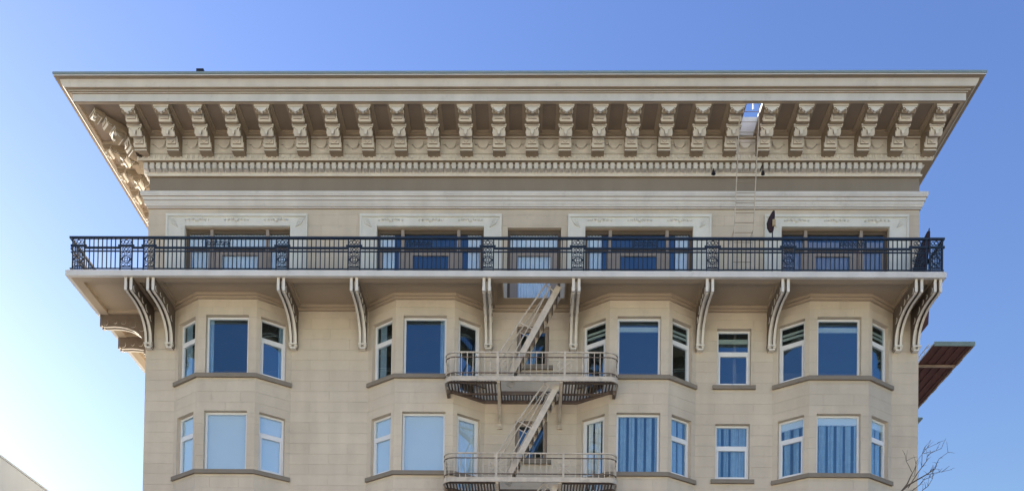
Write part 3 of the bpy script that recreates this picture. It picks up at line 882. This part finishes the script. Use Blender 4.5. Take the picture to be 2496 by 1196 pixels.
for z in (15.42, 12.08, 8.75):
    P = outline()
    m = MB(); loop_bar(m, P, z - .15, z, .045)
    f = m.build('platform_edge', M_ESC, FE)
    m = MB()   # cross members under the slats
    zz0, zz1 = z - .10, z - .045
    for p in (1.30, .55):
        for a, b in ((FX0 + .05, HS[0]), (HS[1], FX1 - .05)):
            a2, b2 = a, b
            if p < PB:
                if a < -1.2: a2 = -3.71 + HW - (p / PB) * (HW - HF)
                if b > 1.3: b2 = 3.56 - HW + (p / PB) * (HW - HF)
            m.box(a2, b2, -p - .03, -p + .03, zz0, zz1)
    m.box(HS[0], HS[1], -HS[2] + .0, -HS[2] + .05, z - .15, z - .03)
    m.box(HS[0] - .05, HS[0], -FPF + .03, -.03, z - .15, z - .03); m.box(HS[1], HS[1] + .05, -FPF + .03, -.03, z - .15, z - .03)
    # back angle following wall and bays
    bk = [(FX0, -inner_p(FX0) - .03), (-3.71 + HF, -PB - .03), (-3.71 + HW, -.03), (3.56 - HW, -.03), (3.56 - HF, -PB - .03), (FX1, -inner_p(FX1) - .03)]
    loop_bar(m, bk, z - .14, z - .02, .04)
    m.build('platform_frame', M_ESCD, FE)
    x = FX0 + .09
    while x < FX1 - .05:
        p0 = inner_p(x) + .05; p1 = FPF - .03
        ex = min(x - FX0, FX1 - x)
        if ex < .32: p1 = FPF - .32 + math.sqrt(max(0, .32 ** 2 - (.32 - ex) ** 2)) - .02
        rngs = [(p0, HS[2] - .05)] if HS[0] - .04 < x < HS[1] + .04 else [(p0, p1)]
        for a, b in rngs:
            if z < 9: continue
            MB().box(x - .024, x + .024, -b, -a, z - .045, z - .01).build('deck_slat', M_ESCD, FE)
        x += .1035
    # railing
    for zr, t, nm in ((z + .80, .04, 'top_rail'), (z + .64, .028, 'middle_rail'), (z + .12, .03, 'bottom_rail')):
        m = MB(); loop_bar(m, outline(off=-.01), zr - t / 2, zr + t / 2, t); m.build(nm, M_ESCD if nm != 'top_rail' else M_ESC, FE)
    O = outline(off=-.01); tot = 0; last = None; acc = 0
    for (x0, y0), (x1, y1) in zip(O, O[1:]):
        L = math.hypot(x1 - x0, y1 - y0); s_ = .0
        while s_ < L:
            if acc <= 0:
                t = s_ / L; xx, yy = x0 + (x1 - x0) * t, y0 + (y1 - y0) * t
                if z > 9: MB().box(xx - .012, xx + .012, yy - .012, yy + .012, z + .0, z + .80).build('baluster', M_ESC, FE)
                acc = .185
            s_ += .01; acc -= .01
    # posts with curled braces at the stair opening
    for xx in (HS[0] - .10, HS[1] + .10):
        m = MB(); m.box(xx - .035, xx + .035, -FPF - .02, -FPF + .05, z, z + .82)
        m.ring((xx - .13, -FPF, z + .38), .11, .014, n=10); m.ring((xx + .13, -FPF, z + .38), .11, .014, n=10)
        m.bar((xx - .25, -FPF, z + .55), (xx + .25, -FPF, z + .15), .02, .02); m.bar((xx + .25, -FPF, z + .55), (xx - .25, -FPF, z + .15), .02, .02)
        m.build('post', M_ESC, FE)
    # wall brackets under the landing
    for xx in (-1.15, .92):
        m = MB(); m.bar((xx, -1.52, z - .18), (xx, -.06, z - .86), .085, .05)
        m.box(xx - .05, xx + .05, -1.56, -.03, z - .20, z - .15); m.box(xx - .06, xx + .06, -.09, -.0, z - .98, z - .16)
        m.box(xx - .09, xx + .09, -.06, -.0, z - 1.02, z - .86)
        m.build('support_bracket', M_ESC, FE)
    for xx, yy in ((FX0 + .07, -inner_p(FX0)), (FX1 - .07, -inner_p(FX1))):
        m = MB(); m.box(xx - .05, xx + .05, yy - .30, yy - .02, z - .30, z - .15); m.build('end_bracket', M_ESCD, FE)
# stairs
def stair(xt, zt, xb, zb, p0=.80, p1=1.36):
    n = 11
    for p in (p1, p0):
        m = MB(); m.bar((xt, -p, zt - .02), (xb, -p, zb + .02), .045, .19); m.build('stringer', M_ESC, FE)
    dx, dz = (xb - xt) / n, (zb - zt) / n
    for k in range(1, n):
        x, z = xt + dx * k, zt + dz * k
        MB().box(x - .12, x + .12, -p1 + .03, -p0 - .03, z - .012, z + .02).build('tread', M_ESC, FE)
        MB().box(x + .085, x + .105, -p1 + .03, -p0 - .03, z - .10, z - .013).build('tread_lip', M_ESCD, FE)
    L = Vector((xb - xt, 0, zb - zt)).normalized()
    dz0 = zt - 18.56
    for p in (p1, p0):
        m = MB(); a = Vector((xt, -p, zt)); b = Vector((xb, -p, zb))
        h = [(.40, -p, 18.66 + dz0), (-.50, -p, 17.34 + dz0), (-1.18, -p, zb + .80)]
        m.tube(h, .026, 6)
        o2 = Vector((-.27, 0, .01))
        m.tube([tuple(a + o2), tuple(b + o2 + (a - b) * .12)], .019, 6)
        for t, e in ((.07, .05), (.48, .75)):
            q = a + (b - a) * t; r = Vector(h[0]) + (Vector(h[1]) - Vector(h[0])) * (e if e < .5 else 1)
            m.bar(tuple(r), tuple(q), .03, .03)
        m.build('stair_rail', M_ESC, FE)
stair(.80, 18.56, -.82, 15.46)
stair(.80, 15.27, -.82, 12.12)
stair(.80, 11.93, -.82, 8.80)

# ------------------------------------------------------------------ roof ladder through the cornice hatch
LD = thing('roof_ladder', 'thin pale iron ladder rising from the balcony to the cornice hatch', 'ladder', (7.0, -.35, 18.72))
def lp(z): return .36 + (z - 18.74) * (1.02) / (24.4 - 18.74) if z < 24.4 else 1.38
LXA, LXB = 6.71, 7.35
for x in (LXA, LXB):
    m = MB(); m.tube([(x, -lp(18.72), 18.72), (x, -lp(24.4), 24.4), (x + .02, -1.38, 24.9)], .017, 6); m.build('side_rail', M_ESC, LD)
z = 19.0
while z < 24.5:
    m = MB(); m.tube([(LXA, -lp(z), z), (LXB, -lp(z), z)], .010, 5); m.build('rung', M_BROWN, LD); z += .30
for x in (LXA + .02, LXB - .05):
    m = MB(); pts = [(x, -1.38, 24.9), (x, -1.38, 25.5), (x, -1.25, 25.72), (x, -1.0, 25.78), (x, -.8, 25.6), (x, -.75, 25.0)]
    m.tube(pts, .028, 6); m.build('grab_hook', M_FRAME, LD)
for x, sx in ((LXA, -1), (LXB, 1)):
    m = MB(); m.bar((x, -lp(20.9), 20.9), (x, -.02, 20.9), .02, .02); m.build('standoff', M_ESC, LD)
# flood lamps on the cornice either side of the ladder
for x, lab in ((6.05, 'small rusty lamp under the dentils left of the roof ladder'), (7.72, 'small dark lamp hanging at the dentils right of the roof ladder')):
    t = thing('wall_lamp', lab, 'lamp', (x, -.2, 23.0), 'lamps beside the roof ladder')
    m = MB(); m.tube([(x, -.12, 23.40 if x > 7 else 23.25), (x, -.45, 23.36 if x > 7 else 23.2), (x, -.50, 23.05)], .02, 5); m.build('arm', M_RUST, t)
    m = MB(); m.prism([(.11 * math.cos(2 * math.pi * k / 8), .11 * math.sin(2 * math.pi * k / 8)) for k in range(8)], 0, .10,
                      lambda a, b, tt: (x + .6 * a * (1 - tt * 3), -.50 + .6 * b * (1 - tt * 3), 22.97 + tt)); m.build('lamp_head', M_BLACK, t)

# ------------------------------------------------------------------ balcony extras
t = thing('patio_pole', 'dark leaf-shaped furled pennant on a thin pole behind the railing, right of the ladder', 'pole', (7.76, -1.6, 18.72))
m = MB(); m.tube([(7.77, -1.6, 18.72), (7.765, -1.6, 20.3)], .02, 6); m.build('pole', M_IRON, t)
m = MB(); m.box(7.70, 7.86, -1.67, -1.53, 18.72, 18.80); m.build('base', M_BLACK, t)
m = MB(); sec = [(20.22, 7.72, .07), (20.34, 7.70, .115), (20.50, 7.70, .13), (20.66, 7.73, .11), (20.80, 7.77, .075), (20.92, 7.80, .035)]
n = 8
for k, (z, x, r) in enumerate(sec):
    for j in range(n):
        a = 2 * math.pi * j / n; m.v.append((x + r * math.cos(a), -1.6 + r * .7 * math.sin(a), z))
for k in range(len(sec) - 1):
    for j in range(n):
        a = k * n + j; b = k * n + (j + 1) % n; m.f.append((a, b, b + n, a + n))
m.f.append(tuple(reversed(range(n)))); m.f.append(tuple((len(sec) - 1) * n + j for j in range(n)))
m.build('cloth', M_UMB, t)
MB().box(7.74, 7.84, -1.72, -1.67, 20.36, 20.56).build('cloth_tie', M_BEIGE, t)

t = thing('patio_umbrella', 'dark furled umbrella leaning at the right end of the balcony', 'umbrella', (12.95, -.9, 18.72))
m = MB(); sec = [(18.95, 12.84, .20), (19.3, 12.88, .23), (19.7, 12.94, .22), (20.1, 13.02, .19), (20.5, 13.12, .12), (20.80, 13.20, .05)]
n = 10
for k, (z, x, r) in enumerate(sec):
    for j in range(n):
        a = 2 * math.pi * j / n; rr_ = r * (1 if j % 2 else .8); m.v.append((x + rr_ * math.cos(a), -.8 + rr_ * math.sin(a), z))
for k in range(len(sec) - 1):
    for j in range(n):
        a = k * n + j; b = k * n + (j + 1) % n; m.f.append((a, b, b + n, a + n))
m.f.append(tuple(reversed(range(n)))); m.f.append(tuple((len(sec) - 1) * n + j for j in range(n)))
m.build('canopy', M_UMB, t)
m = MB(); m.tube([(12.76, -.8, 18.72), (12.80, -.8, 19.0)], .03, 6); m.tube([(13.20, -.8, 20.78), (13.22, -.8, 20.9)], .02, 6); m.build('pole', M_BLACK, t)
m = MB(); m.tube([(12.76 + .25 * math.cos(a * .785), -.8 + .25 * math.sin(a * .785), 18.76) for a in range(9)], .04, 5); m.build('base', M_BLACK, t)

# roof vent above the gutter
t = thing('roof_vent', 'small black capped vent standing on the cornice top at left', 'vent', (-11.15, -1.75, 25.0))
m = MB(); m.tube([(-11.15, -1.75, 25.0), (-11.15, -1.75, 25.26)], .07, 8); m.build('pipe', M_GUTTER, t)
m = MB(); m.box(-11.27, -11.03, -1.87, -1.63, 25.26, 25.46); m.box(-11.22, -11.08, -1.82, -1.68, 25.46, 25.49); m.build('cap', M_BLACK, t)

# ------------------------------------------------------------------ side awnings on the right
def awning(x0, x1, y0, y1, z, lab, rods=True, slope=0.0):
    t = thing('side_awning', lab, 'awning', (XR, (y0 + y1) / 2, z), 'brown awnings on the right side wall')
    n = 9
    for k in range(n):
        a, b = x0 + (x1 - x0) * k / n, x0 + (x1 - x0) * (k + 1) / n
        zz = z + (.03 if k % 2 else 0)
        MB().box(a + .002, b - .002, y0 + .05, y1, zz - .035, zz).build('cloth_strip', M_AWN, t)
    m = MB(); m.box(x0 - .02, x1 + .03, y0, y0 + .05, z - .09, z + .05); m.build('front_bar', M_TEAL, t)
    for yy in (y0 + 1.35, y1 - .6):
        m = MB(); m.box(XR, x1 + .01, yy, yy + .07, z - .11, z - .04); m.build('arm', M_AWNEDGE, t)
    m = MB(); k = 0; y = y0 + .1
    while y < y1:
        hh = .07 + .05 * random.random(); m.box(x1 - .012, x1 + .03, y, y + .38, z - hh, z + .0); y += .40; k += 1
    m.build('valance', M_AWNEDGE, t)
    if rods:
        m = MB()
        m.tube([(x0 - .02, y0, z), (x0 - .02, y1, z)], .018, 5); m.tube([(x0 - .17, y0 + .1, z), (x0 - .17, y1, z)], .018, 5)
        y = y0 + .1; sgn = 1
        while y < y1 - .4:
            m.tube([(x0 - .02 if sgn > 0 else x0 - .17, y, z), (x0 - .17 if sgn > 0 else x0 - .02, y + .35, z)], .012, 4); y += .35; sgn = -sgn
        m.build('lattice_rod', M_FRAME, t)
    return t
awning(14.02, 15.38, .5, 7.4, 17.77, 'striped brown awning frame jutting from the right side wall below the balcony')
t = thing('folded_awning', 'small folded brown awning on the side wall behind the rightmost balcony bracket', 'awning', (XR, 1.2, 18.4))
m = MB(); m.prism([(13.55, 18.62), (13.95, 19.30), (14.03, 19.28), (14.0, 18.72), (13.75, 18.42)], 1.0, 1.35, lambda a, b, tt: (a, tt, b)); m.build('cloth', M_AWN, t)
m = MB(); m.box(XR, 13.9, 1.15, 1.20, 18.9, 18.95); m.build('arm', M_RUST, t)
t = thing('wall_bracket', 'small green-topped metal bracket on the right side wall below the awning', 'bracket', (XR, 1.0, 15.1))
m = MB(); m.box(XR, 13.78, .9, 1.3, 15.28, 15.34); m.build('plate', M_TEAL, t)
m = MB(); m.prism([(XR, 15.27), (13.70, 15.27), (XR, 14.98)], 1.0, 1.08, lambda a, b, tt: (a, tt, b)); m.build('gusset', M_RUST, t)

# ------------------------------------------------------------------ neighbouring building at lower left
N = thing('neighbouring_building', 'plain pale rendered building edge at the lower left', 'building', (-28, 8, G))
m = MB(); m.box(-36, -20, -3, 34, G, 14.32); m.build('wall', M_NEIGH, N)
m = MB(); m.box(-36.02, -19.97, -3.03, 34.03, 14.32, 14.40); m.build('parapet_cap', M_NEIGH, N)
for yy in (2, 9, 16): MB().box(-20.0, -19.96, yy, yy + 1.4, 5, 7).build('window', M_GLASS, N)

# ------------------------------------------------------------------ unseen houses across the street, added to bounce sunlight onto the facade
for k, (x0, x1, h, lab) in enumerate([(-46, -24, 13.5, 'low cream terrace added across the street to bounce light, farthest left behind the viewer'), (-23.6, -6, 15, 'cream terrace added across the street to bounce light, behind the viewer to the left'),
                                      (-5.6, 14, 14, 'pale terrace added across the street to bounce light, straight behind the viewer'), (14.4, 40, 15, 'pale terrace added across the street to bounce light, behind the viewer to the right')]):
    H = thing('bounce_terrace', lab, 'house', ((x0 + x1) / 2, -44, G), 'light-bouncing terraces added across the street')
    m = MB(); m.box(x0, x1, -52, -37, G, h); m.box(x0 - .1, x1 + .1, -37, -36.7, h - .8, h + .1); m.build('wall', M_OPP, H)
    n = int((x1 - x0) / 3.6)
    for z in (0.2, 3.6, 7.0, 10.2):
        for j in range(n):
            xc = x0 + (j + .5) * (x1 - x0) / n
            MB().box(xc - .6, xc + .6, -37.0, -36.93, z, z + 1.7).build('window', M_GLASSO, H)
# ------------------------------------------------------------------ bare street tree at lower right
TR = thing('bare_tree', 'leafless street tree with thin twigs crossing the right corner of the facade', 'tree', (10.6, -3.2, G + .0))
tw = {'A': [(11.46, -3.0, 11.157), (11.618, -3.0, 11.366), (11.708, -3.05, 11.597), (11.798, -3.1, 11.783), (11.842, -3.1, 11.945)],
 'A2': [(11.713, -3.1, 11.698), (11.576, -3.2, 11.858), (11.496, -3.2, 11.995), (11.473, -3.2, 12.155)],
 'B': [(11.46, -3.0, 11.157), (11.664, -3.0, 11.343), (11.936, -3.0, 11.506), (12.231, -3.0, 11.682), (12.502, -2.9, 11.88), (12.569, -2.9, 12.065), (12.637, -2.9, 12.204), (12.909, -2.9, 12.403)],
 'B2': [(12.187, -3.0, 11.65), (12.368, -3.1, 11.664), (12.549, -3.1, 11.7), (12.888, -3.1, 11.771)],
 'B3': [(12.626, -3.1, 11.70), (12.772, -3.3, 11.811)],
 'C': [(11.46, -2.9, 10.6), (11.747, -2.7, 11.045), (11.906, -2.7, 11.28), (12.135, -2.7, 11.468), (12.249, -2.7, 11.632), (12.41, -2.7, 11.68), (12.547, -2.7, 11.763)],
 'C2': [(11.75, -2.9, 10.6), (12.005, -2.9, 10.969), (12.141, -2.9, 11.225), (12.3, -2.9, 11.342), (12.435, -2.9, 11.574), (12.446, -2.9, 11.737)],
 'C3': [(12.253, -2.85, 11.312), (12.24, -2.8, 11.521)],
 'D': [(11.60, -3.1, 11.2), (11.849, -3.2, 11.63), (11.983, -3.2, 11.814), (12.118, -3.2, 11.999), (12.139, -3.2, 12.137), (12.24, -3.2, 12.241), (12.409, -3.2, 12.322), (12.567, -3.2, 12.392)],
 'D2': [(11.95, -3.25, 11.78), (11.916, -3.35, 12.138), (11.96, -3.35, 12.275), (12.072, -3.35, 12.333), (12.363, -3.35, 12.472)],
 'D3': [(11.716, -3.3, 11.5), (11.716, -3.4, 11.887), (11.894, -3.4, 12.116)],
 'D4': [(11.939, -3.4, 12.139), (12.162, -3.4, 12.209)],
 'B4': [(12.457, -3.0, 11.837), (12.322, -3.1, 11.79), (12.254, -3.1, 11.69)]}
m = MB()
for k, p in tw.items():
    r0 = {'A': .028, 'B': .028, 'C': .017, 'C2': .016, 'D': .017}.get(k, .010)
    m.tube(p, r0, 5, r1=.005)
rnd = random.Random(5)
for k, p in tw.items():
    for q in p[2:]:
        for _ in range(2):
            v = Vector(q); d = Vector((rnd.uniform(-.3, 1), rnd.uniform(-.6, .6), rnd.uniform(.1, 1))).normalized() * rnd.uniform(.12, .34)
            m.tube([tuple(v), tuple(v + d * .5 + Vector((0, 0, .015))), tuple(v + d)], .007, 4, r1=.003)
def grow(p, d, L, r, lvl):
    q = p + d * L
    mid = p + d * L * .5 + Vector((rnd.uniform(-1, 1), rnd.uniform(-1, 1), rnd.uniform(-1, 1))) * L * .06
    m.tube([tuple(p), tuple(mid), tuple(q)], r, 5, r1=r * .62)
    if lvl == 0: return
    for k in range(3):
        dd = (d + Vector((rnd.uniform(-.8, .8), rnd.uniform(-.8, .8), rnd.uniform(-.1, .6)))).normalized()
        nq = q + dd * L * .7
        # stays under the picture's lower right corner
        if nq.z > 10.3: dd = Vector((dd.x, dd.y, 0)).normalized()
        grow(q, dd, L * rnd.uniform(.6, .8), r * .6, lvl - 1)
tb = Vector((10.6, -3.2, 3.4))
for az, tl in ((20, .9), (110, 1.1), (200, 1.0), (290, 1.2), (340, 1.8)):
    grow(tb, Vector((math.cos(R(az)) * .6, math.sin(R(az)) * .6, tl)).normalized(), 2.1, .07, 3)
m.tube([(10.6, -3.2, 3.4), (10.9, -3.1, 6.5), (11.1, -3.05, 9.0), (11.46, -3.0, 11.157)], .085, 6, r1=.034)
m.tube([(11.1, -3.05, 9.0), (11.46, -2.9, 10.6)], .04, 5, r1=.022); m.tube([(11.1, -3.05, 9.0), (11.75, -2.9, 10.6)], .035, 5, r1=.02)
m.build('crown', M_BARK, TR)
m = MB(); m.tube([(10.55, -3.2, G - .02), (10.58, -3.2, .8), (10.6, -3.2, 3.5)], .17, 10, r1=.11); m.build('trunk', M_BARK, TR)
print('balusters', nb, 'blocks', len(BLOCKS), 'objects', len(bpy.data.objects))
